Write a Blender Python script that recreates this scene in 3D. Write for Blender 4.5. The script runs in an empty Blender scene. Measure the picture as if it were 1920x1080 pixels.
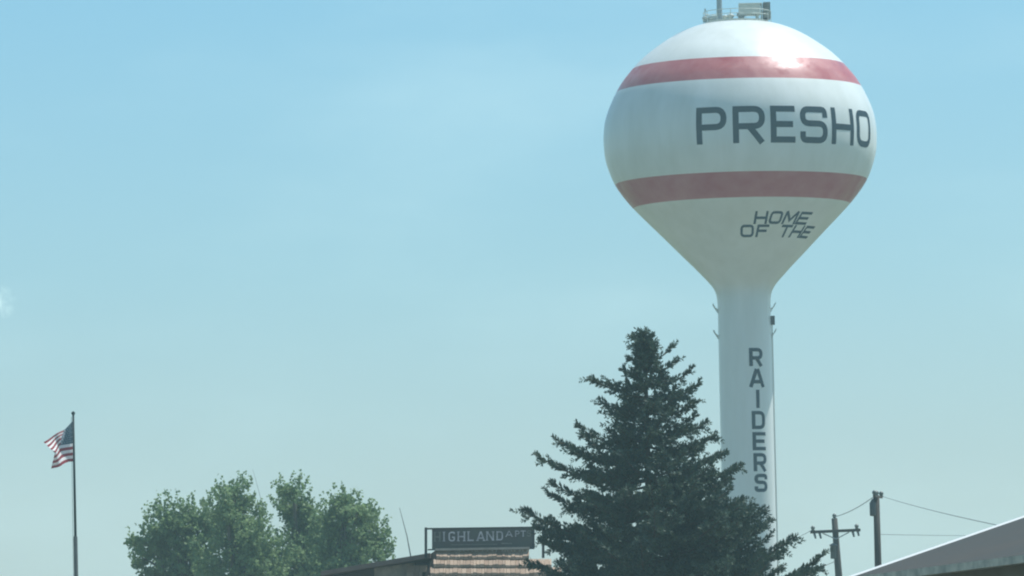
import bpy, bmesh, math, random
import numpy as np
from mathutils import Vector, Matrix
R = math.radians
S = bpy.context.scene
C = S.collection
random.seed(7)
rng = np.random.default_rng(7)

# ---------------------------------------------------------------- camera
F = 13800.0; PITCH = R(4.2); ROLL = R(1.25); CAMZ = 1.6
_f = Vector((0, math.cos(PITCH), math.sin(PITCH)))
_r0 = Vector((1, 0, 0)); _u0 = Vector((0, -math.sin(PITCH), math.cos(PITCH)))
_r = _r0*math.cos(ROLL) - _u0*math.sin(ROLL)
_u = _u0*math.cos(ROLL) + _r0*math.sin(ROLL)
cam = bpy.data.cameras.new('camera'); camo = bpy.data.objects.new('camera', cam); C.objects.link(camo)
cam.sensor_width = 36; cam.lens = 36*F/1920; cam.clip_start = 1; cam.clip_end = 20000
m = Matrix((_r, _u, -_f)).transposed().to_4x4(); m.translation = (0, 0, CAMZ)
camo.matrix_world = m
S.camera = camo

def P(px, py, d):
    """world point at ground distance d (along +Y) on the sight line of photo position px, py"""
    v = _f + _r*((px-960)/F) + _u*((540-py)/F)
    return Vector((0, 0, CAMZ)) + v*(d/v.y)

# ---------------------------------------------------------------- light
SUN = Vector((.39, .20, .90)).normalized()
sl = bpy.data.lights.new('sun', 'SUN'); so = bpy.data.objects.new('sun', sl); C.objects.link(so)
sl.energy = 5.0; sl.angle = R(.53); sl.color = (1, .985, .95)
so.rotation_euler = SUN.to_track_quat('Z', 'Y').to_euler(); so.location = (0, 0, 400)

w = bpy.data.worlds.new('World'); S.world = w; w.use_nodes = True
nt = w.node_tree; N = nt.nodes; L = nt.links
for n in list(N): N.remove(n)
out = N.new('ShaderNodeOutputWorld'); bg = N.new('ShaderNodeBackground'); L.new(bg.outputs[0], out.inputs[0])
sky = N.new('ShaderNodeTexSky'); sky.sky_type = 'NISHITA'; sky.sun_disc = False
sky.sun_elevation = math.asin(SUN.z); sky.sun_rotation = math.atan2(SUN.x, SUN.y)
sky.air_density = 1.0; sky.dust_density = 1.0; sky.ozone_density = 1.2
bg.inputs[1].default_value = .139
tc = N.new('ShaderNodeTexCoord'); sep = N.new('ShaderNodeSeparateXYZ'); L.new(tc.outputs['Generated'], sep.inputs[0])
ramp = N.new('ShaderNodeValToRGB'); mr = N.new('ShaderNodeMapRange')
mr.inputs[1].default_value = 0; mr.inputs[2].default_value = .30
L.new(sep.outputs[2], mr.inputs[0]); L.new(mr.outputs[0], ramp.inputs[0])
SKY_RAMP = [(0.0, (.80, .88, .98)), (.12, (.80, .88, .98)), (.25, (.62, .86, .98)), (.42, (.51, .85, .985)), (1.0, (.68, .92, .92))]
el = ramp.color_ramp.elements
el[0].position, el[0].color = SKY_RAMP[0][0], (*SKY_RAMP[0][1], 1)
el[1].position, el[1].color = SKY_RAMP[-1][0], (*SKY_RAMP[-1][1], 1)
for p_, c_ in SKY_RAMP[1:-1]:
    e_ = el.new(p_); e_.color = (*c_, 1)
mul = N.new('ShaderNodeMix'); mul.data_type = 'RGBA'; mul.blend_type = 'MULTIPLY'; mul.inputs[0].default_value = 1
L.new(sky.outputs[0], mul.inputs[6]); L.new(ramp.outputs[0], mul.inputs[7])
# thin high cloud: long soft wisps
mp = N.new('ShaderNodeMapping'); mp.inputs['Scale'].default_value = (11, 11, 34)
mp.inputs['Location'].default_value = (2.3, 5.1, 1.4); L.new(tc.outputs['Generated'], mp.inputs[0])
nz = N.new('ShaderNodeTexNoise'); nz.inputs['Scale'].default_value = 1.0; nz.inputs['Detail'].default_value = 5; nz.inputs['Roughness'].default_value = .5
L.new(mp.outputs[0], nz.inputs[0])
cr = N.new('ShaderNodeMapRange'); cr.inputs[1].default_value = .42; cr.inputs[2].default_value = .78; cr.inputs[4].default_value = .26; cr.interpolation_type = 'SMOOTHSTEP'
L.new(nz.outputs[0], cr.inputs[0])
# small bright cumulus at the far left
cd = (P(-6, 566, 1000) - Vector((0, 0, CAMZ))).normalized()
vm = N.new('ShaderNodeVectorMath'); vm.operation = 'SUBTRACT'; vm.inputs[1].default_value = cd; L.new(tc.outputs['Generated'], vm.inputs[0])
vl = N.new('ShaderNodeVectorMath'); vl.operation = 'LENGTH'; L.new(vm.outputs[0], vl.inputs[0])
nb = N.new('ShaderNodeTexNoise'); nb.inputs['Scale'].default_value = 700; nb.inputs['Detail'].default_value = 3; L.new(tc.outputs['Generated'], nb.inputs[0])
nm = N.new('ShaderNodeMath'); nm.operation = 'MULTIPLY_ADD'; nm.inputs[1].default_value = .0040; L.new(nb.outputs[0], nm.inputs[0]); L.new(vl.outputs[1], nm.inputs[2])
cb = N.new('ShaderNodeMapRange'); cb.inputs[1].default_value = .0019; cb.inputs[2].default_value = .0046; cb.inputs[3].default_value = .7; cb.inputs[4].default_value = 0; cb.interpolation_type = 'SMOOTHSTEP'
L.new(nm.outputs[0], cb.inputs[0])
mx = N.new('ShaderNodeMath'); mx.operation = 'MAXIMUM'; L.new(cr.outputs[0], mx.inputs[0]); L.new(cb.outputs[0], mx.inputs[1])
cm = N.new('ShaderNodeMix'); cm.data_type = 'RGBA'; L.new(mx.outputs[0], cm.inputs[0]); L.new(mul.outputs[2], cm.inputs[6])
cm.inputs[7].default_value = (5.7, 7.6, 7.8, 1)
L.new(cm.outputs[2], bg.inputs[0])

S.view_settings.view_transform = 'Standard'; S.view_settings.look = 'None'
S.view_settings.exposure = 0; S.view_settings.gamma = 1
S.render.engine = 'CYCLES'; S.cycles.filter_width = 2.1
S.cycles.volume_bounces = 1; S.cycles.max_bounces = 8
try: S.cycles.use_denoising = True
except Exception: pass

# ---------------------------------------------------------------- helpers
def mat(name, col, rough=.7, col2=None, scale=6., amt=.5, bump=0., bscale=None, metallic=0., spec=None, transl=0., island=None, stretch=None, coat=0.):
    mt = bpy.data.materials.new(name); mt.use_nodes = True
    t = mt.node_tree; n = t.nodes; l = t.links; b = n['Principled BSDF']
    b.inputs['Roughness'].default_value = rough; b.inputs['Metallic'].default_value = metallic
    b.inputs['Coat Weight'].default_value = coat; b.inputs['Coat Roughness'].default_value = .28
    if spec is not None: b.inputs['Specular IOR Level'].default_value = spec
    c4 = (*col, 1); d4 = (*(col2 or [c*.8 for c in col]), 1)
    co = n.new('ShaderNodeTexCoord'); mpg = n.new('ShaderNodeMapping'); l.new(co.outputs['Object'], mpg.inputs[0])
    if stretch: mpg.inputs['Scale'].default_value = stretch
    ns = n.new('ShaderNodeTexNoise'); ns.inputs['Scale'].default_value = scale; ns.inputs['Detail'].default_value = 6; ns.inputs['Roughness'].default_value = .6
    l.new(mpg.outputs[0], ns.inputs[0])
    rg = n.new('ShaderNodeMapRange'); rg.inputs[1].default_value = .35; rg.inputs[2].default_value = .7; rg.inputs[4].default_value = amt*2
    l.new(ns.outputs[0], rg.inputs[0])
    mi = n.new('ShaderNodeMix'); mi.data_type = 'RGBA'; mi.inputs[6].default_value = c4; mi.inputs[7].default_value = d4
    l.new(rg.outputs[0], mi.inputs[0]); res = mi.outputs[2]
    if island:
        gg = n.new('ShaderNodeNewGeometry'); m2 = n.new('ShaderNodeMix'); m2.data_type = 'RGBA'; m2.inputs[7].default_value = (*island, 1)
        l.new(gg.outputs['Random Per Island'], m2.inputs[0]); l.new(res, m2.inputs[6]); res = m2.outputs[2]
    l.new(res, b.inputs['Base Color'])
    if bump:
        bp = n.new('ShaderNodeBump'); bp.inputs['Strength'].default_value = bump; bp.inputs['Distance'].default_value = .05
        nn = n.new('ShaderNodeTexNoise'); nn.inputs['Scale'].default_value = bscale or scale*4; nn.inputs['Detail'].default_value = 4
        l.new(mpg.outputs[0], nn.inputs[0]); l.new(nn.outputs[0], bp.inputs['Height']); l.new(bp.outputs[0], b.inputs['Normal'])
    if transl:
        tr = n.new('ShaderNodeBsdfTranslucent'); l.new(res, tr.inputs[0]); ms = n.new('ShaderNodeMixShader'); ms.inputs[0].default_value = transl
        l.new(b.outputs[0], ms.inputs[1]); l.new(tr.outputs[0], ms.inputs[2]); l.new(ms.outputs[0], n['Material Output'].inputs[0])
    return mt

def tag(o, label=None, cat=None, group=None, kind=None):
    if label: o['label'] = label
    if cat: o['category'] = cat
    if group: o['group'] = group
    if kind: o['kind'] = kind
    return o

def thing(name, loc, label, cat, group=None, rz=0):
    o = bpy.data.objects.new(name, None); C.objects.link(o); o.location = loc; o.rotation_euler.z = rz
    o.empty_display_size = .3
    return tag(o, label, cat, group)

def mesh_obj(name, me, mats, parent=None, smooth=False):
    o = bpy.data.objects.new(name, me); C.objects.link(o)
    for mm in (mats if isinstance(mats, (list, tuple)) else [mats]): me.materials.append(mm)
    if smooth: me.polygons.foreach_set('use_smooth', [True]*len(me.polygons))
    if parent is not None: o.parent = parent
    return o

class MB:
    """collects shapes; all coordinates are local to the parent"""
    def __init__(s): s.v = []; s.f = []; s.mi = []
    def add(s, vs, fs, mi=0):
        k = len(s.v); s.v += [tuple(v) for v in vs]; s.f += [tuple(i+k for i in f) for f in fs]; s.mi += [mi]*len(fs)
    def hexa(s, p, mi=0):      # 8 points: bottom 0-3, top 4-7
        s.add(p, [(3, 2, 1, 0), (4, 5, 6, 7), (0, 1, 5, 4), (1, 2, 6, 5), (2, 3, 7, 6), (3, 0, 4, 7)], mi)
    def box(s, c, d, mi=0, M=None):
        x, y, z = d[0]/2, d[1]/2, d[2]/2
        p = [Vector(q) for q in [(-x, -y, -z), (x, -y, -z), (x, y, -z), (-x, y, -z), (-x, -y, z), (x, -y, z), (x, y, z), (-x, y, z)]]
        if M is not None: p = [M @ q for q in p]
        s.hexa([q+Vector(c) for q in p], mi)
    def tube(s, pts, r, n=8, mi=0, cap=True):
        pts = [Vector(p) for p in pts]; rs = r if isinstance(r, (list, tuple)) else [r]*len(pts)
        k = len(s.v); prev = None
        for i, p in enumerate(pts):
            t = (pts[min(i+1, len(pts)-1)] - pts[max(i-1, 0)]).normalized()
            if prev is None: a = t.orthogonal().normalized()
            else: a = (prev - t*prev.dot(t)).normalized()
            prev = a; b = t.cross(a)
            for j in range(n):
                th = 2*math.pi*j/n; s.v.append(tuple(p + (a*math.cos(th)+b*math.sin(th))*rs[i]))
        for i in range(len(pts)-1):
            for j in range(n):
                j2 = (j+1) % n; s.f.append((k+i*n+j, k+i*n+j2, k+(i+1)*n+j2, k+(i+1)*n+j)); s.mi.append(mi)
        if cap:
            s.f.append(tuple(k+j for j in range(n))[::-1]); s.mi.append(mi)
            s.f.append(tuple(k+(len(pts)-1)*n+j for j in range(n))); s.mi.append(mi)
    def lathe(s, prof, n=24, c=(0, 0, 0), mi=0):    # prof (r,z)
        k = len(s.v)
        for r, z in prof:
            for j in range(n):
                th = 2*math.pi*j/n; s.v.append((c[0]+r*math.cos(th), c[1]+r*math.sin(th), c[2]+z))
        for i in range(len(prof)-1):
            for j in range(n):
                j2 = (j+1) % n; s.f.append((k+i*n+j, k+i*n+j2, k+(i+1)*n+j2, k+(i+1)*n+j)); s.mi.append(mi(i) if callable(mi) else mi)
    def build(s, name, mats, parent=None, smooth=False, bevel=0):
        me = bpy.data.meshes.new(name); me.from_pydata(s.v, [], s.f); me.polygons.foreach_set('material_index', s.mi); me.update()
        o = mesh_obj(name, me, mats, parent, smooth)
        if bevel:
            b = o.modifiers.new('bevel', 'BEVEL'); b.width = bevel; b.segments = 2; b.limit_method = 'ANGLE'
        return o

def quads(name, cen, ax, ay, mats, parent=None, taper=0.0, tri=False):
    """many small leaves: centres, half-axis vectors (numpy n x 3)"""
    n = len(cen)
    if tri:
        V = np.stack([cen-ax, cen+ax*.0+ay, cen+ax, ], 1); k = 3
    else:
        V = np.stack([cen-ax*.9-ay*.25, cen-ay, cen+ax*.9-ay*.1, cen+ay], 1); k = 4
    me = bpy.data.meshes.new(name)
    me.vertices.add(n*k); me.vertices.foreach_set('co', V.reshape(-1).astype(np.float32))
    me.loops.add(n*k); me.loops.foreach_set('vertex_index', np.arange(n*k, dtype=np.int32))
    me.polygons.add(n); me.polygons.foreach_set('loop_start', np.arange(0, n*k, k, dtype=np.int32))
    me.polygons.foreach_set('loop_total', np.full(n, k, dtype=np.int32))
    me.update(calc_edges=True); me.validate()
    return mesh_obj(name, me, mats, parent)

# glyph strokes: x in 0..w, y in 0..1
def glyph(ch, w, t):
    s = t/2; r = .27; q = w-s; T = 1-s
    def P_(x, y, rr=0): return (x, y, rr)
    g = {
     'P': [[P_(s, 0), P_(s, T), P_(q, T, r), P_(q, .45, r), P_(s, .45)]],
     'R': [[P_(s, 0), P_(s, T), P_(q, T, r), P_(q, .45, r), P_(s, .45)], [P_(w*.5, .45), P_(q, 0)]],
     'E': [[P_(w, T), P_(s, T), P_(s, s), P_(w, s)], [P_(s, .5), P_(w*.9, .5)]],
     'F': [[P_(w, T), P_(s, T), P_(s, 0)], [P_(s, .5), P_(w*.85, .5)]],
     'S': [[P_(q, .70), P_(q, T, r), P_(s, T, r), P_(s, .53, r), P_(q, .53, r), P_(q, s, r), P_(s, s, r), P_(s, .31)]],
     'H': [[P_(s, 0), P_(s, 1)], [P_(q, 0), P_(q, 1)], [P_(s, .48), P_(q, .48)]],
     'O': [[P_(w/2, T), P_(s, T, r), P_(s, s, r), P_(q, s, r), P_(q, T, r), P_(w/2, T)]],
     'D': [[P_(s, T), P_(q, T, r), P_(q, s, r), P_(s, s)], [P_(s, 0), P_(s, 1)]],
     'M': [[P_(s, 0), P_(s, 1)], [P_(q, 0), P_(q, 1)], [P_(s, 1), P_(w/2, .3), P_(q, 1)]],
     'N': [[P_(s, 0), P_(s, 1)], [P_(q, 0), P_(q, 1)], [P_(s, 1), P_(q, 0)]],
     'T': [[P_(0, T), P_(w, T)], [P_(w/2, 0), P_(w/2, 1)]],
     'A': [[P_(s*.8, 0), P_(w/2-s*.3, 1)], [P_(w-s*.8, 0), P_(w/2+s*.3, 1)], [P_(w*.25, .3), P_(w*.75, .3)]],
     'I': [[P_(w/2, 0), P_(w/2, 1)]],
     'L': [[P_(s, 1), P_(s, s), P_(w, s)]],
     'G': [[P_(q, .75), P_(q, T, r), P_(s, T, r), P_(s, s, r), P_(q, s, r), P_(q, .42), P_(w*.55, .42)]],
    }
    return g[ch]

def strokes_to(mb, ch, w, t, fn, step=.08, mi=0, lift=.0):
    """fn(x, y, off) -> point; ribbon mesh for every stroke of one letter"""
    for si, st in enumerate(glyph(ch, w, t)):
        pts = []
        for i, (x, y, r) in enumerate(st):
            if r == 0 or i in (0, len(st)-1): pts.append(Vector((x, y))); continue
            c = Vector((x, y)); a = Vector(st[i-1][:2])-c; b = Vector(st[i+1][:2])-c
            rr = min(r, a.length*.499, b.length*.499); a.normalize(); b.normalize()
            p0 = c+a*rr; p1 = c+b*rr
            for k in range(7):
                u = k/6; pts.append(p0*(1-u)**2 + c*2*u*(1-u) + p1*u*u)
        q = [pts[0]]
        for a, b in zip(pts, pts[1:]):
            n = max(1, int((b-a).length/step))
            if (b-a).length < 1e-5: continue
            for k in range(1, n+1): q.append(a.lerp(b, k/n))
        off = lift + .0015*si; base = len(mb.v)
        for i, p in enumerate(q):
            d0 = (q[i]-q[i-1]).normalized() if i else None; d1 = (q[i+1]-q[i]).normalized() if i < len(q)-1 else None
            if i == 0 and (q[0]-q[-1]).length < 1e-4: d0 = (q[-1]-q[-2]).normalized()
            if i == len(q)-1 and (q[0]-q[-1]).length < 1e-4: d1 = (q[1]-q[0]).normalized()
            d0 = d0 or d1; d1 = d1 or d0
            n0 = Vector((-d0.y, d0.x)); n1 = Vector((-d1.y, d1.x)); nn = (n0+n1).normalized()
            ml = (t/2)/max(.5, nn.dot(n0))
            for sgn in (-1, 0, 1):
                z = p + nn*ml*sgn; mb.v.append(tuple(fn(z.x, z.y, off)))
        for i in range(len(q)-1):
            for j in range(2):
                a = base+i*3+j; mb.f.append((a, a+3, a+4, a+1)); mb.mi.append(mi)

# ---------------------------------------------------------------- haze, ground
M_ground = mat('grass_ground', (.075, .092, .026), .95, (.11, .11, .04), .05, .5, bump=.3, bscale=3)
g = MB()
ext = 3000
g.add([(-ext, -300, 0), (ext, -300, 0), (ext, 5000, 0), (-ext, 5000, 0)], [(0, 1, 2, 3)])
tag(g.build('ground', M_ground), kind='structure')
M_road = mat('asphalt', (.055, .055, .055), .9, (.08, .08, .078), 3, .5, bump=.2)
g = MB(); g.add([(-400, 20, .004), (400, 20, .004), (400, 31, .004), (-400, 31, .004)], [(0, 1, 2, 3)])
tag(g.build('road', M_road), kind='structure')
M_line = mat('road_paint', (.7, .5, .1), .8)
g = MB()
for k in range(-60, 60): g.add([(k*6, 25.4, .008), (k*6+3, 25.4, .008), (k*6+3, 25.55, .008), (k*6, 25.55, .008)], [(0, 1, 2, 3)])
tag(g.build('road_marking', M_line), kind='structure')
M_lot = mat('gravel', (.14, .13, .09), .95, (.18, .165, .12), 1.2, .5, bump=.3)
g = MB(); g.add([(-30, 60, .004), (60, 60, .004), (60, 330, .004), (-30, 330, .004)], [(0, 1, 2, 3)])
tag(g.build('gravel_lot', M_lot), kind='structure')

# ---------------------------------------------------------------- water tower
TD = 297.0; K = TD/F
tb = P(1405.5, 1000, TD); tower = thing('water_tower', (tb.x, tb.y, 0), 'tall white spheroid water tower with two faded red bands and dark PRESHO lettering', 'water tower')
AX = lambda y: 1389+(y-250)*.0235
ZT = lambda y: P(AX(y), y, TD).z
prof_px = [(38, 0), (40, 28), (46, 70), (57, 103), (72, 132), (95, 166), (110, 184), (126.5, 200), (150, 219.5), (169.4, 231.5), (182, 238), (205, 248), (225, 254), (250, 257), (267, 257), (290, 255), (316, 248), (342, 237), (365, 221.5), (386.6, 203.5), (410, 181), (432, 159), (457, 134.5), (482, 110), (500, 92), (517, 76), (530, 64), (541, 56), (553, 51.5), (570, 50), (590, 49.6)]
py = np.array([a for a, b in prof_px], float); pr = np.array([b for a, b in prof_px], float)
def catmull(ts, xs, t):
    i = int(np.clip(np.searchsorted(ts, t)-1, 0, len(ts)-2)); h = ts[i+1]-ts[i]; u = (t-ts[i])/h
    d = lambda k: ((xs[k+1]-xs[k-1])/(ts[k+1]-ts[k-1])) if 0 < k < len(ts)-1 else ((xs[1]-xs[0])/(ts[1]-ts[0]) if k == 0 else (xs[-1]-xs[-2])/(ts[-1]-ts[-2]))
    m0, m1 = d(i)*h, d(i+1)*h
    return (2*u**3-3*u*u+1)*xs[i]+(u**3-2*u*u+u)*m0+(-2*u**3+3*u*u)*xs[i+1]+(u**3-u*u)*m1
# parametrise by chord so the flat crown is smooth too
cs = np.concatenate([[0], np.cumsum(np.hypot(np.diff(py), np.diff(pr)))])
samp = []
for i in range(len(cs)-1):
    n = max(2, int((cs[i+1]-cs[i])/7))
    for k in range(n): samp.append(cs[i]+(cs[i+1]-cs[i])*k/n)
samp.append(cs[-1])
rings = [(max(0, catmull(cs, pr, t)), catmull(cs, py, t)) for t in samp]
rings[0] = (.01, 38)
def tank_r(y): return float(np.interp(y, [b for a, b in rings], [a for a, b in rings]))*K
def band(y): return 1 if (126.5 <= y < 169.3 or 342 <= y < 386.5) else 0
M_white = mat('tank_white_paint', (.77, .81, .775), .36, (.62, .655, .60), 1.0, .35, bump=.03, bscale=6, coat=.25, stretch=(1, 1, .22))
M_red = mat('faded_red_paint', (.42, .08, .09), .42, (.50, .18, .18), .9, .5, bump=.25, bscale=2.6, coat=.3)
_n = M_red.node_tree.nodes; _l = M_red.node_tree.links
_a = _n.new('ShaderNodeTexNoise'); _a.inputs['Scale'].default_value = 1.6; _a.inputs['Detail'].default_value = 5
_b = _n.new('ShaderNodeMapRange'); _b.inputs[1].default_value = .38; _b.inputs[2].default_value = .62; _b.inputs[3].default_value = .28; _b.inputs[4].default_value = .58
_l.new([q for q in _n if q.type == 'TEX_COORD'][0].outputs['Object'], _a.inputs[0]); _l.new(_a.outputs[0], _b.inputs[0]); _l.new(_b.outputs[0], _n['Principled BSDF'].inputs['Roughness'])
M_letter = mat('navy_paint', (.008, .030, .052), .7, (.018, .045, .068), 2, .5, spec=.2)
mb = MB(); mb.lathe([(r*K, ZT(y)) for r, y in rings], 160, mi=lambda i: band((rings[i][1]+rings[i+1][1])/2))
mb.f = [f[::-1] for f in mb.f]
mb.build('tank', [M_white, M_red], tower, smooth=True)
zs = ZT(590)
mb = MB(); mb.lathe([(49.6*K, zs), (50*K, ZT(700)), (50.5*K, ZT(1000)), (50.5*K, 5.5), (56*K, 4), (75*K, 1.5), (92*K, 0)][::-1], 96)
mb.build('shaft', M_white, tower, smooth=True)
mb = MB(); mb.lathe([(100*K, -.1), (100*K, .15), (.1, .15)], 96)
mb.build('footing', mat('concrete', (.4, .39, .36), .9, (.3, .3, .28), 4), tower)
def surf(phi, y, off):
    r = tank_r(y) if y < 590 else 50.3*K
    dy = 1.5; dr = (tank_r(y+dy)-tank_r(y-dy)) if y < 588 else 0.; dz = ZT(y+dy)-ZT(y-dy)
    nr, nz = (-dz, dr); ln = math.hypot(nr, nz); nr /= ln; nz /= ln
    rr = r+nr*off; zz = ZT(y)+nz*off
    return Vector((rr*math.sin(phi), -rr*math.cos(phi), zz))
# PRESHO
mb = MB(); h = 68.
for ch, a0, a1 in [('P', -20.1, -7.2), ('R', -4.7, 8.7), ('E', 11.0, 21.8), ('S', 24.0, 37.5), ('H', 39.8, 53.8), ('O', 56.0, 69.6)]:
    wd = R(a1-a0)*256/h
    strokes_to(mb, ch, wd, .165, lambda x, y, o, a0=a0: surf(R(a0)+x*h/256, 291.5-y*h, o), lift=.006)
mb.build('lettering', M_letter, tower)
# HOME / OF THE on the cone
mb = MB()
for row, y0, y1, rr in [([('H', 6.0, 14.6), ('O', 15.8, 24.4), ('M', 25.6, 35.5), ('E', 36.3, 46)], 411., 433., 168.), ([('O', -3.2, 6.6), ('F', 8.5, 17.5)], 434., 455.5, 146.), ([('T', 26.5, 36), ('H', 37, 47.5), ('E', 48.5, 59)], 434., 455.5, 146.)]:
    mb = MB()
    for ch, a0, a1 in row:
        hh = y1-y0; wd = R(a1-a0)*rr/hh
        # letters keep an equal width from top to bottom while the cone narrows
        strokes_to(mb, ch, wd, .20, lambda x, y, o, a0=a0, a1=a1, wd=wd, y1=y1, hh=hh: surf(R((a0+a1)/2)+(x-wd/2)*hh/(tank_r(y1-y*hh)/K), y1-y*hh, o), lift=.006)
    mb.build('lettering', M_letter, tower)
# RAIDERS down the shaft
mb = MB()
tops = [653.7, 693, 732, 771.5, 811, 850.3, 889]; hh = 34.
for ch, yt, ca in zip('RAIDERS', tops, [22, 23, 23.5, 24.5, 25, 26, 27]):
    wd = {'A': .86, 'I': .3}.get(ch, .76)
    strokes_to(mb, ch, wd, .19, lambda x, y, o, wd=wd, yt=yt, ca=ca: surf(R(ca)+(x-wd/2)*hh/46.*.98, yt+2+hh*(1-y), o), lift=.006)
mb.build('lettering', M_letter, tower)
# ladder brackets / whip arms and conduit on the shaft
M_galv = mat('galvanised_steel', (.42, .48, .48), .6, (.33, .38, .38), 8)
M_dark = mat('dark_metal', (.04, .05, .055), .6, (.06, .07, .075), 8)
M_lt = mat('pale_equipment_paint', (.62, .66, .60), .5, (.5, .54, .48), 5)
for y0 in (585, 634):
    for a in (-100, -80, 84, 100, 180):
        mb = MB(); rr = 50*K; cphi, sphi = math.cos(R(a)), math.sin(R(a))
        pt = lambda r, y: Vector((r*sphi, -r*cphi, ZT(y)))
        mb.tube([pt(rr-.03, y0-3), pt(rr+.13, y0-9), pt(rr+.21, y0-16)], .020, 6)
        mb.tube([pt(rr-.03, y0+3), pt(rr+.13, y0-9)], .013, 6)
        mb.build('bracket', M_lt, tower)
mb = MB(); a = R(86); rr = 50*K
mb.box((rr*math.sin(a)+.07, -rr*math.cos(a), ZT(602)), (.16, .22, .36)); mb.build('junction_box', M_dark, tower, bevel=.01)
mb = MB(); mb.tube([((rr+.035)*math.sin(a), -(rr+.035)*math.cos(a), ZT(601)), ((rr+.045)*math.sin(a), -(rr+.045)*math.cos(a), 6)], .03, 8); mb.build('conduit', M_white, tower)
# equipment on the crown
zt = ZT(39); X = lambda px: (px-1385)*K; Zp = lambda y: ZT(y)
mb = MB(); RR = 66*K
for k in range(14):
    th = 2*math.pi*k/14
    if 0.03 < math.sin(th+1.2): pass
    r_ = RR*.96; mb.tube([(r_*math.cos(th), r_*math.sin(th), zt-.16), (r_*math.cos(th), r_*math.sin(th), zt+.36)], .014, 5)
for zz in (.18, .36):
    mb.tube([(RR*.96*math.cos(t*.2244), RR*.96*math.sin(t*.2244), zt+zz) for t in range(29)], .014, 5, cap=False)
mb.build('railing', M_lt, tower)
mb = MB(); mb.lathe([(RR*.86, -.12), (RR*.87, -.03), (.05, .0)], 40, (0, 0, zt)); mb.build('crown_deck', M_lt, tower)
mb = MB(); mb.tube([(X(1352), 0, zt-.1), (X(1352), 0, zt+3.6)], [.115, .10], 12); mb.box((X(1352), 0, zt+.05), (.4, .4, .1)); mb.build('mast', mat('mast_grey', (.33, .40, .42), .5), tower)
mb = MB(); mb.box((X(1408), -.25, zt+.40), (.86, .7, .42)); mb.box((X(1409), -.25, zt+.63), (.92, .76, .04))
for sx in (-.3, .3): mb.box((X(1408)+sx, -.25, zt+.1), (.1, .5, .18))
mb.build('cabinet', M_lt, tower, bevel=.01)
mb = MB()
for zz, hh_ in ((.52, .33), (.16, .24)):
    mb.box((X(1440.5), -.1, zt+zz), (.28, .8, hh_))
    for k in range(4): mb.box((X(1440.5), -.51, zt+zz-hh_/2+.04+k*hh_/4), (.26, .02, .02), 1)
mb.box((X(1431), -.1, zt+.33), (.05, .7, .68), 1); mb.box((X(1440.5), -.1, zt+.335), (.3, .78, .04), 1)
mb.build('panel_antenna', [M_dark, M_lt], tower)
for px, py_, s_ in ((1324, .12, .16), (1334, .05, .14), (1362, .2, .17), (1372, .1, .2), (1392, .1, .25)):
    mb = MB(); mb.lathe([(s_*.5, 0), (s_*.55, s_*.7), (s_*.75, s_*.75), (s_*.7, s_*1.2), (.01, s_*1.45)], 14, (X(px), -.4 if px > 1340 else -.1, zt-.03)); mb.build('roof_vent', M_lt if px != 1392 else M_galv, tower, smooth=True)
mb = MB(); mb.tube([(X(1325), 0, zt-.1), (X(1325), 0, zt+.45)], .02, 6); mb.box((X(1325), 0, zt+.47), (.06, .06, .1))
mb.build('beacon', M_galv, tower)
mb = MB(); mb.box((X(1340), .1, zt+.10), (.42, .4, .24)); mb.build('hatch', M_lt, tower, bevel=.02)

# ---------------------------------------------------------------- spruce
TDS = 145.0; KS = TDS/F
sb = P(1223, 1250, TDS); st = P(1209, 612, TDS)
spruce = thing('spruce_tree', (sb.x, sb.y, 0), 'large dark spruce tree with upswept tips in front of the water tower shaft', 'spruce tree')
H = st.z
sx_at = lambda z: (st.x-sb.x)*(z/H)
M_bark = mat('bark', (.09, .065, .05), .95, (.05, .04, .03), 10, .5, bump=.5)
M_needle = mat('spruce_needles', (.032, .062, .052), .6, (.085, .125, .07), 1.4, .5, island=(.06, .10, .075), spec=.2, transl=.12)
mb = MB(); mb.tube([(sx_at(z), 0, z) for z in np.linspace(0, H-.25, 12)], [.19*(1-z/H)+.015 for z in np.linspace(0, H-.25, 12)], 10); mb.build('trunk', M_bark, spruce, smooth=True)
limb = MB(); NC, NX, NY = [], [], []
def shoot(p0, p1, rad, dens=1.):
    """a needle-covered shoot from p0 to p1"""
    d = p1-p0; Ln = d.length
    if Ln < .02: return
    d.normalize(); a = d.orthogonal().normalized(); b = d.cross(a)
    n = max(7, int(Ln/.0125*dens))
    for i in range(n):
        t = (i+random.random())/n; th = random.random()*6.283
        o = (a*math.cos(th)+b*math.sin(th)); rr = rad*(1.0 if t < .8 else 1-.6*(t-.8)/.2)
        nd = (o*1.0 + d*.75 + Vector((0, 0, .25))).normalized()
        c = p0+d*(t*Ln)+nd*rr*.5
        side = nd.cross(Vector((random.uniform(-1, 1), random.uniform(-1, 1), random.uniform(-1, 1)))).normalized()
        NC.append(c); NX.append(nd*rr*.58); NY.append(side*rr*.19)
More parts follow.
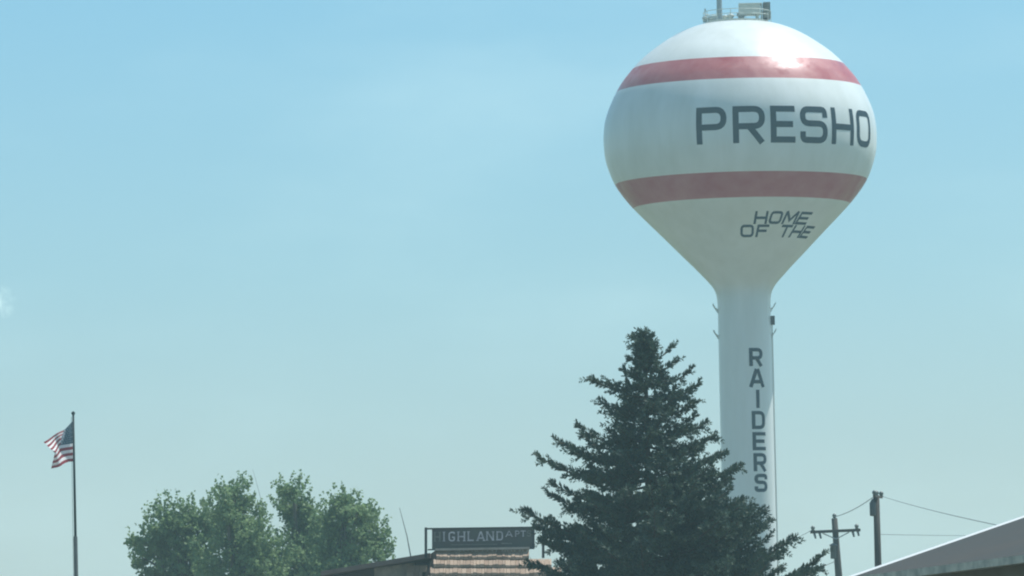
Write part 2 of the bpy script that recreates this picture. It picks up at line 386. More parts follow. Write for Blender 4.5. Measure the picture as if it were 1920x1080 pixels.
def bough(z0, az, Ln, rise, curl, full=1.):
    """rise: slope at start, curl: extra upturn at the tip"""
    dirh = Vector((math.cos(az), math.sin(az), 0)); side = Vector((-math.sin(az), math.cos(az), 0))
    base = Vector((sx_at(z0), 0, z0)); pts = []; n = 9
    wob = random.uniform(-.12, .12)*Ln
    for i in range(n+1):
        t = i/n
        pts.append(base + dirh*(Ln*t) + side*(wob*math.sin(t*2.4)) + Vector((0, 0, Ln*(rise*t + curl*t**3 - .10*math.sin(math.pi*t)))))
    limb.tube(pts, [max(.007, .045*Ln/3*(1-i/n)+.008) for i in range(n+1)], 5)
    def at(t):
        x = t*n; i = min(n-1, int(x)); return pts[i].lerp(pts[i+1], x-i)
    # terminal shoot
    shoot(at(.74), pts[-1], .125); shoot(at(.3), at(.82), .10, .9)
    ns = max(3, int(Ln*10.5*full)); t0 = .12 if Ln > 1.2 else .05
    for k in range(ns):
        t = t0 + (.97-t0)*((k+random.random()*.8)/ns)
        if random.random() < (.20 if z0 > H-3.6 else .08): continue
        p = at(t); sg = 1 if k % 2 else -1
        sl_ = min(1., .16 + (1-t)*.50*Ln*.55)*random.uniform(.5, 1.2)
        fw = random.uniform(.6, 1.1)
        d = (dirh*fw + side*sg*random.uniform(.5, 1.0) + Vector((0, 0, random.uniform(-.55, .50) + .4*t))).normalized()
        e = p+d*sl_ + Vector((0, 0, .04*sl_))
        limb.tube([p, e], [.009, .003], 3, cap=False)
        shoot(p, e, .095)
        nss = int(sl_/.13)
        for q in range(nss):
            tt = .25+.65*(q+random.random())/max(1, nss); p2 = p.lerp(e, tt)
            d2 = (d + (side*random.uniform(-.9, .9)) + Vector((0, 0, random.uniform(-.7, .45)))).normalized()
            shoot(p2, p2+d2*random.uniform(.12, .26), .082, .9)
def tipbough(px, py_, az_off=0., full=1., rise=None):
    """one of the boughs whose tip shows on the outline"""
    q = P(px, py_, TDS); zt_ = q.z; x = q.x-sb.x
    Ln = abs(x-sx_at(zt_)); az = (0 if x > sx_at(zt_) else math.pi)+az_off
    curl = random.uniform(.07, .15); rs = rise*.8-.03
    bough(zt_-Ln*(rs+curl), az, Ln/math.cos(az_off), rs, curl, full)
for px, py_, ri in [(1189, 628, 1.0), (1226, 642, 1.0), (1262, 648, .6), (1176, 668, .5), (1268, 674, .35), (1303, 686, .35), (1164, 690, .3), (1104, 708, .15), (1313, 720, .2), (1120, 748, .2), (1305, 752, .15), (1310, 775, .1), (1078, 794, .15), (1090, 815, .1), (1330, 790, .08), (1345, 812, .1),
                    (1040, 822, .12), (1072, 845, .1), (1002, 855, .1), (1392, 868, .1), (1375, 895, .02), (1030, 902, .1), (1360, 845, .1), (1028, 925, .05), (976, 950, .06), (1000, 985, .0), (1440, 950, .12), (1400, 930, .1), (1452, 975, .05), (1010, 1010, 0), (1500, 1000, .12), (1475, 1030, .05), (1540, 1042, .06), (1545, 1062, .0), (985, 1050, 0), (1530, 1085, 0), (960, 1090, 0)]:
    for ao in (random.uniform(-.28, .28),): tipbough(px, py_, ao, 1.15, ri)
# the leader, then whorls from top to bottom
shoot(Vector((sx_at(H-.6), 0, H-.75)), Vector((sx_at(H), 0, H-.0)), .085, 2.2); shoot(Vector((-.06, 0, H-.40)), Vector((-.08, 0, H-.01)), .06, 1.4)
for zz in np.arange(H-.75, H-.1, .10):
    for k in range(4): bough(zz-.05, random.random()*6.28, .01+.09*(H-zz), 1.8, .2)
lev = [0, .5, .9, 1.6, 2.4, 3.2, 4.4, 6.0, 9.0, 10.6, 12.]; rad = [.06, .18, .46, .90, 1.28, 1.85, 2.70, 3.2, 3.5, 3.4, 2.7]
h = .45
while h < H-.7:
    Rm = float(np.interp(h, lev, rad)); nb_ = 8 if h < 3 else (11 if h < 6 else 6); ph = random.random()*6.28
    for k in range(nb_):
        az = ph+k*6.283/nb_+random.uniform(-.3, .3); hz = abs(math.cos(az))
        Ln = Rm*random.uniform(.70, 1.0)*(1-.16*max(0, -math.cos(az)) - (.16 if h < 3 else .0)*max(0, math.cos(az)))
        ri = float(np.interp(h, [0, 2, 5, 10], [.45, .12, -.04, -.15]))
        bough(H-h-Ln*.06+random.uniform(-.2, .2), az, Ln, ri+random.uniform(-.08, .08), random.uniform(.05, .17), .9 if h < 6.5 else .6)
    h += .27 if h < 3 else .23 if h < 6 else .42
for k in range(26):
    hh_ = random.uniform(3.3, 5.6); bough(H-hh_-.1, random.uniform(-.75, .75), float(np.interp(hh_, lev, rad))*random.uniform(.7, 1.02)*1.04, .0, random.uniform(.05, .15), 1.)
limb.build('limb', M_bark, spruce)
arr = lambda l_: np.array([tuple(v) for v in l_], dtype=np.float32)
quads('crown', arr(NC), arr(NX), arr(NY), M_needle, spruce)
print('needles', len(NC))

# ---------------------------------------------------------------- broadleaf trees
TDB = 215.0; KB = TDB/F
M_leaf = mat('broad_leaves', (.17, .27, .12), .5, (.23, .33, .14), .8, .5, island=(.22, .31, .16), transl=.5, spec=.12)
M_bark2 = mat('grey_bark', (.16, .14, .11), .9, (.09, .08, .065), 8, .5, bump=.4)
def broadleaf(lobes, xb, label, dd=0, twigs=()):
    D = TDB+dd; k = D/F; b0 = P(xb, 1500, D); root = thing('broadleaf_tree', (b0.x, b0.y, 0), label, 'tree', 'broadleaf trees behind the apartments')
    tr = MB(); top = max(lobes, key=lambda q: -q[1]); tz = P(top[0], top[1], D)
    tr.tube([(0, 0, 0), (.05, .05, 1.6), ((tz.x-b0.x)*.3, 0, 4), ((tz.x-b0.x)*.8, 0, tz.z-1.5), (tz.x-b0.x, 0, tz.z)], [.32, .24, .18, .07, .02], 10)
    cen, nx, ny = [], [], []
    for (px, py_, rp) in lobes:
        q = P(px, py_, D); c = Vector((q.x-b0.x, 0, q.z)); r = rp*k
        c.y = random.uniform(-.6, .6)
        tr.tube([((tz.x-b0.x)*.3, 0, max(2., c.z-3)), ((tz.x-b0.x)*.3+(c.x-(tz.x-b0.x)*.3)*.6, c.y*.5, c.z-r*.9), c+Vector((0, 0, r*.5))], [.09, .055, .015], 6)
        nc = int(54*(r/.6)**1.7)
        for _ in range(nc):
            v = Vector((random.gauss(0, 1), random.gauss(0, 1), random.gauss(0, 1))).normalized()
            rr = r*(random.random()**.38)*random.uniform(.85, 1.12)
            cc = c + Vector((v.x*rr, v.y*rr*1.1, v.z*rr))
            cr_ = random.uniform(.10, .24)
            m_ = int(20*(cr_/.17)**2)
            pts = rng.normal(0, 1, (m_, 3)); pts = pts/np.linalg.norm(pts, axis=1)[:, None]*(rng.random((m_, 1))**.4)*cr_*np.array([1.1, 1.1, .9])
            cen.append(pts+np.array(cc)); a = rng.normal(0, 1, (m_, 3)); a /= np.linalg.norm(a, axis=1)[:, None]
            b = np.cross(a, rng.normal(0, 1, (m_, 3))); b /= np.linalg.norm(b, axis=1)[:, None]
            s_ = rng.uniform(.04, .08, (m_, 1)); nx.append(a*s_); ny.append(b*s_*.8)
        # sprigs that break the outline
        for _ in range(int(rp/1.5)):
            th = random.uniform(-.3, math.pi+.3); e = c+Vector((math.cos(th)*r*1.0, random.uniform(-.3, .3), math.sin(th)*r*1.0))
            o = Vector((math.cos(th)*.5, 0, math.sin(th)*.5+.6)).normalized()*random.uniform(.15, .48)
            m_ = 16; t = rng.random((m_, 1)); cen.append(np.array(e)+t*np.array(o)+rng.normal(0, .035, (m_, 3)))
            a = rng.normal(0, 1, (m_, 3)); a /= np.linalg.norm(a, axis=1)[:, None]; b = np.cross(a, rng.normal(0, 1, (m_, 3))); b /= np.linalg.norm(b, axis=1)[:, None]
            nx.append(a*.05); ny.append(b*.04)
    tr.build('trunk', M_bark2, root, smooth=True)
    quads('crown', np.concatenate(cen), np.concatenate(nx), np.concatenate(ny), M_leaf, root)
    return root
broadleaf([(322, 975, 32), (298, 1000, 28), (270, 1026, 22), (372, 974, 26), (396, 992, 24), (350, 1000, 34), (262, 1050, 14), (310, 1050, 48), (365, 1040, 55), (330, 1110, 70), (380, 1150, 80), (300, 1140, 50)], 345, 'leafy green tree, leftmost and lowest of the row behind the apartment roof', 3)
broadleaf([(440, 935, 27), (420, 962, 26), (446, 975, 38), (455, 1000, 42), (478, 1018, 26), (500, 1034, 14), (430, 1050, 62), (480, 1060, 55), (450, 1130, 80)], 450, 'leafy green tree with a rounded peak just left of the gap in the row', -2)
broadleaf([(550, 924, 20), (540, 948, 22), (562, 958, 24), (574, 988, 32), (600, 1000, 24), (604, 1030, 34), (572, 1025, 42), (540, 1060, 45), (590, 1080, 62), (560, 1140, 70)], 570, 'leafy green tree whose pointed crown is the tallest of the row', 2)
broadleaf([(648, 948, 22), (638, 968, 22), (622, 992, 24), (612, 1022, 30), (670, 975, 32), (688, 1002, 32), (712, 1036, 18), (655, 1025, 50), (630, 1090, 55), (685, 1080, 42), (655, 1150, 70)], 650, 'leafy green tree, rightmost of the row and nearest the thin antenna', -3)

# ---------------------------------------------------------------- flagpole and flag
FD = 180.0; KF = FD/F
fb = P(147, 1300, FD); ft = P(137.3, 778, FD); fm = P(142.3, 1006, FD)
fp = thing('flagpole', (fb.x, fb.y, 0), 'slender grey flagpole with a thicker lower section standing at far left', 'flagpole')
M_pole = mat('weathered_pole_metal', (.035, .05, .053), .8, (.028, .04, .042), 6, spec=.2)
lx = lambda z: (ft.x-fb.x)*z/ft.z
mb = MB(); mb.tube([(0, 0, 0), (lx(fm.z), 0, fm.z)], [.065, .05], 14); mb.lathe([(.16, 0), (.16, .05), (.08, .1), (.07, .14)], 16); mb.build('lower_pole', M_pole, fp, smooth=True)
mb = MB(); mb.tube([(lx(fm.z), 0, fm.z-.05), (lx(ft.z), 0, ft.z)], [.034, .026], 12); mb.build('upper_pole', M_pole, fp, smooth=True)
mb = MB(); mb.lathe([(.005, -.05), (.035, -.035), (.05, 0), (.035, .035), (.005, .05)], 12, (lx(ft.z), 0, ft.z+.04)); mb.build('truck_ball', M_pole, fp, smooth=True)
mb = MB(); mb.tube([(lx(ft.z)-.045, -.03, ft.z-.05), (lx(fm.z)-.06, -.05, fm.z), (-.07, -.06, 1.4)], .006, 4); mb.build('halyard', M_pole, fp)
CP = {0: [(137, 789), (137.3, 810), (137.6, 831), (138, 865)], .22: [(128, 796), (127, 812), (126, 833), (129, 866)], .42: [(118, 806), (114, 819), (112, 836), (118, 870)], .7: [(100, 815), (102, 827), (106, 841), (107, 874)], 1: [(79, 826), (90, 838), (100, 848), (96, 880)]}
us = sorted(CP); vs = [0, .27, .54, 1]
def flagpt(u, v):
    xy = []
    for c in (0, 1):
        col = [float(np.interp(v, vs, [CP[q][i][c] for i in range(4)])) for q in us]; xy.append(float(np.interp(u, us, col)))
    q = P(xy[0], xy[1]+1.2*math.sin(u*9+v*2)*u, FD)
    dy = (.16*math.sin(u*7.5+v*3.0)*min(1, u*2.5) + .5*u*(1-.5*v) + .10*math.sin(v*7+u*4)*u)
    return Vector((q.x, q.y+dy, q.z))
mb = MB(); NU, NV = 40, 39
def matof(u, v):
    if v < 7/13 and u < .4: return 2
    return 0 if int(v*13) % 2 == 0 else 1
o0 = Vector((fb.x, fb.y, 0))
pts = [[flagpt(i/NU, j/NV) for j in range(NV+1)] for i in range(NU+1)]
vv = [p for r_ in pts for p in r_]
fs = []; mis = []
for i in range(NU):
    for j in range(NV):
        a = i*(NV+1)+j; fs.append((a, a+NV+1, a+NV+2, a+1)); mis.append(matof((i+.5)/NU, (j+.5)/NV))
mb.v = [tuple(p) for p in vv]; mb.f = fs; mb.mi = mis
for row in range(9):
    for c_ in range(6 if row % 2 == 0 else 5):
        u0 = .4*((c_*2+1+(row % 2))/12); v0 = (7/13)*((row+1)/10)
        for off in (-.004, .004):
            p = flagpt(u0, v0); k0 = len(mb.v); ux = (flagpt(u0+.01, v0)-p).normalized(); vx = (flagpt(u0, v0+.01)-p).normalized(); nn = ux.cross(vx).normalized()
            for s_ in range(10):
                rr = .022 if s_ % 2 == 0 else .009; th = s_*math.pi/5
                mb.v.append(tuple(p+ux*rr*math.sin(th)-vx*rr*math.cos(th)+nn*off))
            mb.f.append(tuple(range(k0, k0+10))); mb.mi.append(1)
M_fr = mat('flag_red', (.38, .07, .09), .8, transl=.5); M_fw = mat('flag_white', (.88, .88, .88), .8, (.84, .84, .84), transl=.62); M_fb = mat('flag_blue', (.12, .19, .235), .8, transl=.3)
fl = mb.build('flag', [M_fr, M_fw, M_fb], None, smooth=True)
tag(fl, 'stars and stripes flag blowing to the left from the top of the flagpole', 'flag')

# ---------------------------------------------------------------- apartment building
AD = 170.0; KA = AD/F
ab = P(900, 1400, AD); apt = thing('apartment_building', (ab.x, ab.y, 0), 'brown apartment building with stepped shake mansard roof beneath the signboard', 'building')
def A(px, py_, dy=0.):
    q = P(px, py_, AD); return Vector((q.x-ab.x, q.y-ab.y+dy, q.z))
M_shake = mat('wood_shakes', (.34, .235, .165), .9, (.22, .15, .105), 9, .5, bump=.4, island=(.44, .325, .235))
M_shake_side = M_shake
M_fascia = mat('brown_fascia', (.16, .115, .095), .8, (.21, .155, .125), 5)
M_siding = mat('tan_siding', (.46, .42, .35), .85, (.19, .175, .15), 4)
M_brick = mat('brown_brick', (.26, .17, .13), .9, (.2, .12, .09), 12, bump=.3)
# mansard core
rows = [(1031, 818, 992, 0.0), (1049, 813, 1034, .10), (1065, 807, 1053, .20)]
yy, xl, xr, k_ = 1081, 803, 1066, .3
while yy < 1215:
    rows.append((yy, xl, xr, k_)); yy += 16; xl -= 3.5; xr += 10; k_ += .1
rows.append((yy, xl, xr, k_))
sh = MB(); core = MB()
for i in range(len(rows)-1):
    y0, l0, r0, f0 = rows[i]; y1 = rows[i+1][0]; dpt = -f0*2.4
    hgt = (y1-y0)*KA
    a = A(l0, y0, dpt); b = A(r0, y0, dpt)
    x = a.x
    Lr = b.x-a.x
    # core step (front face, left return, top)
    zb = A(l0, y1, 0).z; back = 3.6
    core.hexa([(a.x+.03, a.y+.05, zb-.05), (b.x-.03, b.y+.05, zb-.05), (b.x-.03, back, zb-.05), (a.x+.03-.2, back, zb-.05), (a.x+.03, a.y+.05, a.z-.035), (b.x-.03, b.y+.05, b.z-.035), (b.x-.03, back, b.z-.035), (a.x+.03-.2, back, a.z-.035)])
    while x < b.x-.02:
        wd = min(random.uniform(.05, .13), b.x-x); t = (x-a.x)/Lr; z0 = a.z+(b.z-a.z)*t; yb = a.y+(b.y-a.y)*t
        jag = random.uniform(-.022, .02); th = random.uniform(.03, .055)
        yf = yb-.25-random.uniform(.0, .03); bt_ = random.uniform(.045, .08); zl = z0-hgt-.004-jag*.35; x0_, x1_ = x+.003, x+wd-.003
        p = [(x0_, yf, zl), (x1_, yf, zl), (x1_, yb+.03, z0-.06), (x0_, yb+.03, z0-.06), (x0_, yf+.012, zl+bt_), (x1_, yf+.012, zl+bt_+random.uniform(-.01, .01)), (x1_, yb+.03, z0+.004), (x0_, yb+.03, z0+.004)]
        sh.hexa(p); x += wd
    # left return shakes, coloured dark brown to paint in that side's shade
    yb = a.y
    while yb < back-.1:
        wd = random.uniform(.1, .22); sft = -.2*(yb-a.y)/3.
        sh.hexa([(a.x-.07+sft, yb, a.z-hgt), (a.x-.03+sft, yb, a.z-hgt), (a.x-.03+sft, yb+wd, a.z-hgt), (a.x-.07+sft, yb+wd, a.z-hgt), (a.x-.01+sft, yb, a.z), (a.x+.02+sft, yb, a.z), (a.x+.02+sft, yb+wd, a.z), (a.x-.01+sft, yb+wd, a.z)], 1); yb += wd+.005
core.build('mansard_core', M_fascia, apt)
sh.build('mansard_roof', [M_shake, M_fascia], apt)
mb = MB(); a = A(816, 1030.5, -.03); b = A(993, 1027.5, -.03); mb.hexa([a+Vector((0, -.12, -.03)), b+Vector((0, -.12, -.03)), b+Vector((0, .3, -.03)), a+Vector((0, .3, -.03)), a+Vector((0, -.12, .02)), b+Vector((0, -.12, .02)), b+Vector((0, .3, .02)), a+Vector((0, .3, .02))]); mb.build('ridge_cap', mat('weathered_ridge_board', (.42, .39, .34), .85, (.3, .27, .23), 8), apt)
# main walls and eave below the mansard (under the photograph's lower edge)
zE = A(800, rows[-1][0]).z
mb = MB(); mb.box((.4, 4.2, (zE-.05)/2), (8.2, 9.2, zE-.05)); mb.build('wall', M_brick, apt)
mb = MB(); mb.box((.4, 3.6, zE-.02), (9.4, 10.9, .12)); mb.build('eave', M_fascia, apt)
for wx in (-2.4, 0.4, 3.0):
    for wz in (1.5, 4.2):
        if wz == 4.2 and wz+.7 > zE: continue
        mb = MB(); mb.box((wx, -.42, wz), (1.3, .06, 1.2)); f_ = mb.build('window', M_siding, apt)
        mb = MB(); mb.box((wx, -.46, wz), (1.15, .03, 1.05)); mb.build('pane', mat('window_glass', (.02, .03, .035), .08), f_)
# left wing: low gable with a dark fascia that climbs to the right
mb = MB()
def slab(m_, pts, dep, off):   # pts px polygon (4), extruded back
    f0 = [A(x_, y_, off) for x_, y_ in pts]; b0_ = [p+Vector((0, dep, 0)) for p in f0]
    m_.hexa([f0[0], f0[1], b0_[1], b0_[0], f0[3], f0[2], b0_[2], b0_[3]])
slab(mb, [(600, 1078), (806, 1044), (806, 1035), (600, 1069.5)], 6.5, .55); mb.build('roof', M_fascia, apt)
mb = MB(); slab(mb, [(700, 1200), (775, 1200), (775, 1052), (700, 1062)], 5, 1.0)
mb.build('wall', M_siding, apt)
mb = MB(); slab(mb, [(600, 1330), (699.5, 1330), (699.5, 1063), (600, 1079)], 4.8, 1.3)
slab(mb, [(776, 1330), (830, 1330), (830, 1052), (776, 1052)], 4.6, .95)
slab(mb, [(700, 1330), (776, 1330), (776, 1201), (700, 1201)], 4.6, 1.03)
mb.build('side_wall', mat('shade_dark_siding', (.075, .06, .065), .85, (.1, .085, .085), 4), apt)  # dark colour paints in the shade under the wing roof and beside the mansard
mb = MB()
for i, y0 in enumerate(range(1058, 1130, 12)):
    a = A(763-i*1.5, y0, .9-i*.05); x = a.x; e_ = A(790, y0, 0).x
    while x < e_:
        wd = random.uniform(.08, .18); mb.hexa([(x, a.y-.1, a.z-.16), (x+wd-.006, a.y-.1, a.z-.16), (x+wd-.006, a.y-.05, a.z-.16), (x, a.y-.05, a.z-.16), (x, a.y-.03, a.z), (x+wd-.006, a.y-.03, a.z), (x+wd-.006, a.y+.02, a.z), (x, a.y+.02, a.z)]); x += wd
mb.build('shake_panel', M_shake, apt)

# signboard on the roof
sgn = thing('signboard', tuple(P(908, 1036, AD+.5)), 'dark weathered HIGHLAND APTS signboard on posts above the shake roof', 'sign')
so_ = Vector(sgn.location)
def G(px, py_, dy=0.): return P(px, py_, AD+.5)-so_+Vector((0, dy, 0))
M_sign = mat('weathered_brown_board', (.075, .07, .072), .8, (.095, .12, .10), .9, .5, bump=.3)
M_sframe = mat('dark_sign_frame', (.03, .035, .04), .7, (.05, .055, .055), 6)
M_slet = mat('faded_sign_letters', (.60, .60, .62), .8, (.34, .34, .36), 6, .6)
M_slet2 = mat('flaked_sign_letters', (.23, .24, .21), .8, (.13, .15, .13), 6, .5)
def gbox(m_, pts, dep, off=0.):
    f0 = [G(x_, y_, off) for x_, y_ in pts]; b0_ = [p+Vector((0, dep, 0)) for p in f0]
    m_.hexa([f0[0], f0[1], b0_[1], b0_[0], f0[3], f0[2], b0_[2], b0_[3]])
mb = MB(); gbox(mb, [(810, 1030), (1001, 1027), (1001, 989.5), (810, 992.5)], .05); mb.build('board', M_sign, sgn, bevel=.005)
for x_ in (796, 1016):
    mb = MB(); gbox(mb, [(x_, 1046), (x_+5, 1046), (x_+5, 989 if x_ < 900 else 986), (x_, 989 if x_ < 900 else 986)], .07, .06 if x_ > 900 else 0); mb.build('post', M_sframe, sgn)
mb = MB(); gbox(mb, [(796.5, 993), (1019, 990), (1019, 987), (796.5, 990)], .06, -.015); gbox(mb, [(802, 1032), (1001, 1029.5), (1001, 1027), (802, 1029.5)], .06, -.02); gbox(mb, [(998.5, 1029), (1002.5, 1029), (1002.5, 988), (998.5, 988)], .06, -.012)
mb.build('frame', M_sframe, sgn)
def signletters(items, mt_):
    mb = MB()
    for ch, x0, x1, ytop, ybot in items:
        hh = ybot-ytop; wd = (x1-x0)/hh
        fn = lambda x, y, o, x0=x0, ybot=ybot, hh=hh: G(x0+x*hh, ybot-y*hh-.015*(x0-905), -.006-o)
        strokes_to(mb, ch, wd, .14, fn, step=.3, lift=.0)
        serif = {'I': (wd/2,), 'H': (.085, wd-.085), 'N': (.085, wd-.085), 'L': (.085,), 'P': (.085,), 'T': (wd/2,), 'D': (.085,), 'A': (.07, wd-.07)}.get(ch, ())
        for sx in serif:
            for sy in ((0, 1) if ch in 'IHNL' else (0,)):
                yv = .04 if sy == 0 else .96; k0 = len(mb.v)
                for a_, b_ in ((-.14, -.04), (.14, -.04), (.14, .04), (-.14, .04)): mb.v.append(tuple(fn(sx+a_, yv+b_, .012)))
                mb.f.append((k0, k0+1, k0+2, k0+3)); mb.mi.append(0)
    return mb.build('lettering', mt_, sgn)
signletters([('I', 829, 836, 996, 1014), ('G', 841, 853, 996, 1014), ('H', 858, 872, 996, 1014), ('L', 877, 888, 996, 1014), ('A', 894, 909, 996.5, 1014), ('N', 912, 926, 996.5, 1013.5), ('D', 931, 943, 996.5, 1013.5)], M_slet)
signletters([('A', 948, 961, 996, 1007), ('P', 966, 974, 996, 1007), ('T', 976, 986, 996, 1007)], M_slet)
signletters([('H', 814, 826, 996, 1014)], M_slet2)
signletters([('S', 988, 996, 996, 1007)], M_slet2)
mb = MB(); gbox(mb, [(940, 1020), (960, 1020), (960, 1018), (940, 1018)], .01, -.012); gbox(mb, [(846, 1022), (932, 1021), (932, 1019.8), (846, 1020.8)], .01, -.012); mb.build('small_print', M_slet2, sgn)

# whip antennas
M_whip = mat('whip_grey', (.10, .12, .13), .6)
q0 = P(771, 1048, AD+3); q1 = P(763, 1005, AD+3); q2 = P(749, 952, AD+3)
wa = thing('whip_antenna', tuple(q0), 'thin leaning whip antenna on the roof left of the signboard', 'antenna')
mb = MB(); mb.tube([(0, 0, -.35), (0, 0, 0)], .02, 6); mb.build('mount', M_whip, wa)
mb = MB(); mb.tube([Vector((0, 0, 0)), q1-q0, q2-q0], [.016, .011, .005], 6); mb.build('whip', M_whip, wa)
q0 = P(497, 1075, TDB+9); q1 = P(489, 935, TDB+9); q2 = P(474, 880, TDB+9)
wb = thing('bare_pole', (q0.x, q0.y, 0), 'very thin bare pole showing faintly in the gap between the leafy trees', 'pole')
mb = MB(); mb.tube([(0, 0, 0), (0, 0, q0.z)], [.05, .03], 8); mb.build('base_tube', M_whip, wb)
mb = MB(); mb.tube([(0, 0, q0.z-.02), (q1.x-q0.x, 0, q1.z), (q2.x-q0.x, 0, q2.z)], [.009, .006, .003], 6); mb.build('whip', M_whip, wb)

# ---------------------------------------------------------------- utility poles
M_wood = mat('weathered_pole_wood', (.07, .065, .055), .95, (.065, .055, .048), 3, .5, bump=.4, stretch=(8, 8, 1))
M_ins = mat('porcelain_insulator', (.16, .18, .16), .3)
M_can = mat('transformer_grey', (.09, .11, .11), .6, (.07, .09, .09), 5)
BD = 232.0; KBp = BD/F
bt = P(1564.5, 972, BD); bb = P(1572.5, 1078, BD)
dz = bb.z; bx0 = bb.x+(bb.x-bt.x)/(bt.z-bb.z)*bb.z*.35
pb = thing('utility_pole', (bx0, BD, 0), 'wooden utility pole with a braced crossarm beside the spruce', 'utility pole')
def B(px, py_, dy=0.): return P(px, py_, BD)-Vector((bx0, BD, 0))+Vector((0, dy, 0))
mb = MB(); mb.tube([(0, 0, 0), B(1572.5, 1078), B(1564.5, 972)], [.17, .115, .095], 12); mb.build('post', M_wood, pb, smooth=True)
mb = MB(); a = B(1519, 998, -.12); b = B(1613, 994, -.12)
mb.hexa([a+Vector((0, -.06, -.045)), b+Vector((0, -.06, -.045)), b+Vector((0, .06, -.045)), a+Vector((0, .06, -.045)), a+Vector((0, -.06, .045)), b+Vector((0, -.06, .045)), b+Vector((0, .06, .045)), a+Vector((0, .06, .045))]); mb.build('crossarm', M_wood, pb, bevel=.008)
for x_, y_ in ((1542, 1000), (1592, 998)):
    mb = MB(); mb.tube([B(x_, y_, -.1), B(1567.5, 1011, -.1)], .018, 6); mb.build('brace', M_galv, pb)
ins = [(0, -.012), (.03, -.01), (.055, 0), (.035, .025), (.06, .05), (.055, .09), (.03, .12), (.001, .13)]
for x_, y_ in ((1524, 994.5), (1564.5, 971), (1606, 991)):
    mb = MB(); q = B(x_, y_, -.12 if x_ != 1564.5 else 0); mb.lathe([(r*1.15, z*1.1) for r, z in ins], 12, q); mb.build('insulator', M_ins, pb, smooth=True)
for x_, y_ in ((1536, 1003), (1526, 1003), (1598, 1000), (1607, 998)):
    mb = MB(); q = B(x_, y_, -.14); mb.tube([q+Vector((0, 0, .08)), q+Vector((.05, 0, -.12))], [.04, .03], 8); mb.build('cutout_fuse', M_can, pb)
mb = MB(); c = B(1562.5, 1048, -.16); mb.lathe([(.001, 0), (.085, .0), (.095, .02), (.095, .40), (.12, .41), (.12, .44), (.001, .50)], 18, c); mb.box(c+Vector((.05, .10, .25)), (.1, .06, .1)); mb.build('transformer', M_can, pb, smooth=True)

PD = 186.0; KP = PD/F
at_ = P(1643, 930, PD); a2 = P(1646.5, 1060, PD); ax0 = a2.x
pa = thing('utility_pole', (ax0, PD, 0), 'taller dark utility pole with capped top and hanging transformer can', 'utility pole')
def U(px, py_, dy=0.): return P(px, py_, PD)-Vector((ax0, PD, 0))+Vector((0, dy, 0))
mb = MB(); mb.tube([(0, 0, 0), U(1646.5, 1060), U(1643, 929)], [.15, .09, .08], 12); mb.build('post', M_wood, pa, smooth=True)
mb = MB(); a = U(1637, 932, -.5); b = U(1655, 931, .5); mb.tube([a, b], .035, 4); mb.build('crossarm', M_wood, pa)
mb = MB(); mb.lathe([(r*1.2, z) for r, z in ins], 12, U(1643, 929)); mb.build('insulator', M_ins, pa, smooth=True)
for e in (U(1638, 930, -.45), U(1654, 929, .45)):
    mb = MB(); mb.lathe(ins, 10, e); mb.build('insulator', M_ins, pa, smooth=True)
mb = MB(); c = U(1637, 967.5, -.05); mb.lathe([(.001, -.01), (.075, 0), (.085, .02), (.085, .33), (.05, .38), (.03, .42), (.001, .44)], 16, c); mb.build('transformer', M_can, pa, smooth=True)
mb = MB(); mb.box(U(1640, 960), (.2, .06, .05)); mb.build('bracket', M_can, pa)

def wire(name, a, b, sag, r, label, cat='power line', group=None):
    mb = MB(); n = 24
    pts = [a.lerp(b, i/n)-Vector((0, 0, sag*4*(i/n)*(1-i/n))) for i in range(n+1)]
    pts = [p-pts[0] for p in pts]; mb.tube(pts, r, 5); o = mb.build(name, M_whip, None); o.location = a; tag(o, label, cat, group)
wire('power_line', P(1565, 969, BD), P(1640, 930, PD-.45), .07, .011, 'power line rising from the crossarm pole to the taller pole')
wire('power_line', P(1655, 931, PD+.45), P(1935, 998, 93), .04, .006, 'power line slanting down from the taller pole to the gable roof')
wire('power_line', P(1650, 1002, PD), P(1925, 1004, PD+130), .02, .007, 'faint level power line running right from the middle of the taller pole')
wire('power_line', P(1524, 993, BD-.1), P(1380, 1040, BD+4), .15, .008, 'faint power line running left from the crossarm behind the spruce')
wire('power_line', P(1567, 1052, BD), P(1420, 1090, BD-5), .12, .010, 'low power line running left from below the pole transformer behind the spruce')

# ---------------------------------------------------------------- right-hand building
c0 = P(1596, 1082, 85.)
def onz(px, py_, z):
    v = P(px, py_, 100)-Vector((0, 0, CAMZ)); return Vector((0, 0, CAMZ)) + v*((z-CAMZ)/v.z)
e1 = onz(1920, 1040, c0.z)
u = (e1-c0); u.z = 0; u.normalize(); n_ = Vector((-u.y, u.x, 0))   # u: along the eave toward us; n_: into the building
if n_.x < 0: n_ = -n_
# pitch from the rake crossing the photo's edge at y=970
best = None
for k in range(1, 4000):
    s_ = k*.002; q = c0+n_*s_
    px_d = q.x/q.y
    v = P(1920, 970, 1.)-Vector((0, 0, CAMZ))
    if px_d >= v.x/v.y: best = (s_, CAMZ+v.z/v.y*q.y); break
sl_p = (best[1]-c0.z)/best[0]; print('pitch', math.degrees(math.atan(sl_p)), 'eave dir', u)
rb = thing('metal_roof_building', (c0.x, c0.y, 0), 'long low building with dark gable roof and bright white roof edge at lower right', 'building')
LEN, HALF = 22., 6.0; e0 = Vector((0, 0, c0.z))
up = lambda s_, w_=0.: n_*s_+Vector((0, 0, sl_p*s_+w_))
M_roof = mat('dark_brown_roofing', (.048, .044, .036), .85, (.032, .040, .038), .5, .5, bump=.15, bscale=30)
M_trim = mat('white_metal_trim', (.76, .79, .76), .35, (.75, .76, .74), 3, .3)
M_gut = mat('pale_gutter', (.55, .54, .45), .5, (.22, .23, .20), 4)
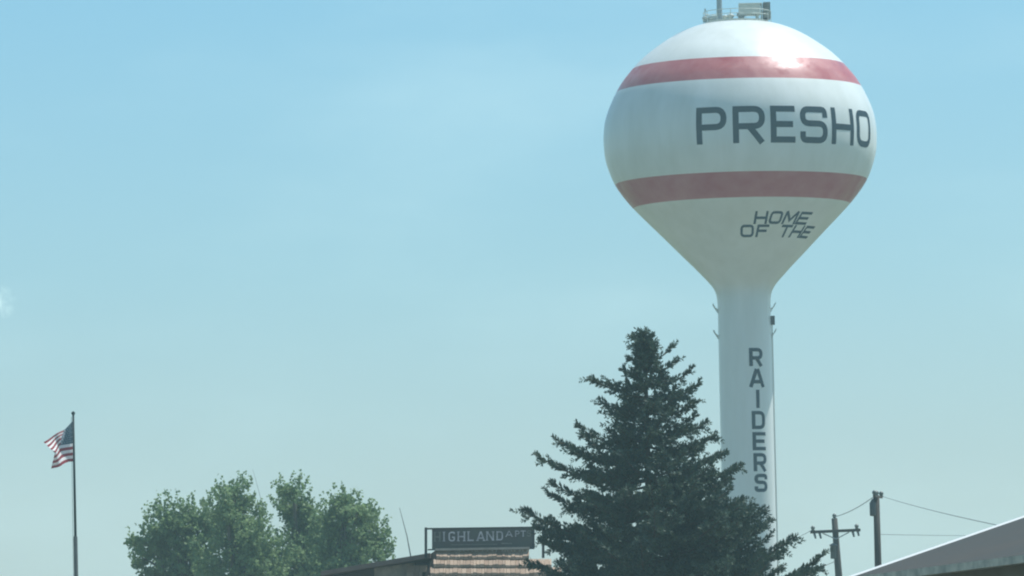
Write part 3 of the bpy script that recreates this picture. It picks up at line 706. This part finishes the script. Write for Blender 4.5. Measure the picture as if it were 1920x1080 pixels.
M_wall = mat('grey_green_wall', (.20, .20, .175), .85, (.16, .16, .14), 2, .5)
mb = MB()
for s0, s1 in ((0, HALF),):
    p = [e0, e0+u*LEN, e0+u*LEN+up(HALF), e0+up(HALF)]
    lo = [q+Vector((0, 0, -.09)) for q in p]
    mb.hexa(lo+p)
    far = e0+n_*HALF*2
    p2 = [e0+up(HALF), e0+u*LEN+up(HALF), far+u*LEN, far]
    mb.hexa([q+Vector((0, 0, -.09)) for q in p2]+p2)
mb.build('roof', M_roof, rb)
mb = MB(); o_ = -u*.07
for a, b in ((e0+up(-.12), e0+up(HALF)), (e0+n_*(2*HALF+.1)+Vector((0, 0, -.02)), e0+up(HALF))):
    zv = lambda q: Vector((0, 0, q))
    lo_ = [a+o_+zv(-.12), a+u*.04+zv(-.004), b+u*.04+zv(-.004), b+o_+zv(-.12)]
    hi_ = [a+o_+zv(.017), a-u*.005+zv(.014), b-u*.005+zv(.014), b+o_+zv(.017)]; mb.hexa(lo_+hi_)
mb.build('rake_trim', M_trim, rb)
mb = MB(); g0 = e0-n_*.13+Vector((0, 0, -.10))
mb.hexa([g0+u*.03, g0+u*LEN, g0+u*LEN+n_*.12, g0+u*.03+n_*.12]+[q+Vector((0, 0, .085)) for q in (g0+u*.03, g0+u*LEN, g0+u*LEN+n_*.12, g0+u*.03+n_*.12)])
mb.build('gutter', M_gut, rb)
mb = MB(); w0 = n_*.30+u*.3; w1 = w0+u*(LEN-.6); dd = n_*(2*HALF-.6); hz = Vector((0, 0, c0.z-.02))
mb.hexa([w0, w1, w1+dd, w0+dd, w0+hz, w1+hz, w1+dd+hz, w0+dd+hz])
mid = n_*(HALF-.3)+Vector((0, 0, sl_p*(HALF-.3)-.1))
for q in (w0, w1-u*.1):
    mb.add([q+hz, q+dd+hz, q+hz+mid, q+u*.1+hz, q+u*.1+dd+hz, q+u*.1+hz+mid], [(0, 1, 2), (5, 4, 3), (0, 2, 5, 3), (1, 4, 5, 2)])
mb.build('wall', M_wall, rb)

# ---------------------------------------------------------------- haze
HZ = .00050  # added cyan haze volume stands in for the windscreen's veil over dark tones
mh = bpy.data.materials.new('veil_haze'); mh.use_nodes = True; t = mh.node_tree
for n in list(t.nodes): t.nodes.remove(n)
o = t.nodes.new('ShaderNodeOutputMaterial'); v = t.nodes.new('ShaderNodeVolumePrincipled'); t.links.new(v.outputs[0], o.inputs['Volume'])
v.inputs['Color'].default_value = (.64, .95, 1.0, 1); v.inputs['Density'].default_value = HZ; v.inputs['Anisotropy'].default_value = .0
mb = MB(); mb.box((0, 2350, 20.5), (2*3010, 5320, 43)); hz_ = mb.build('haze', mh); tag(hz_, kind='stuff')
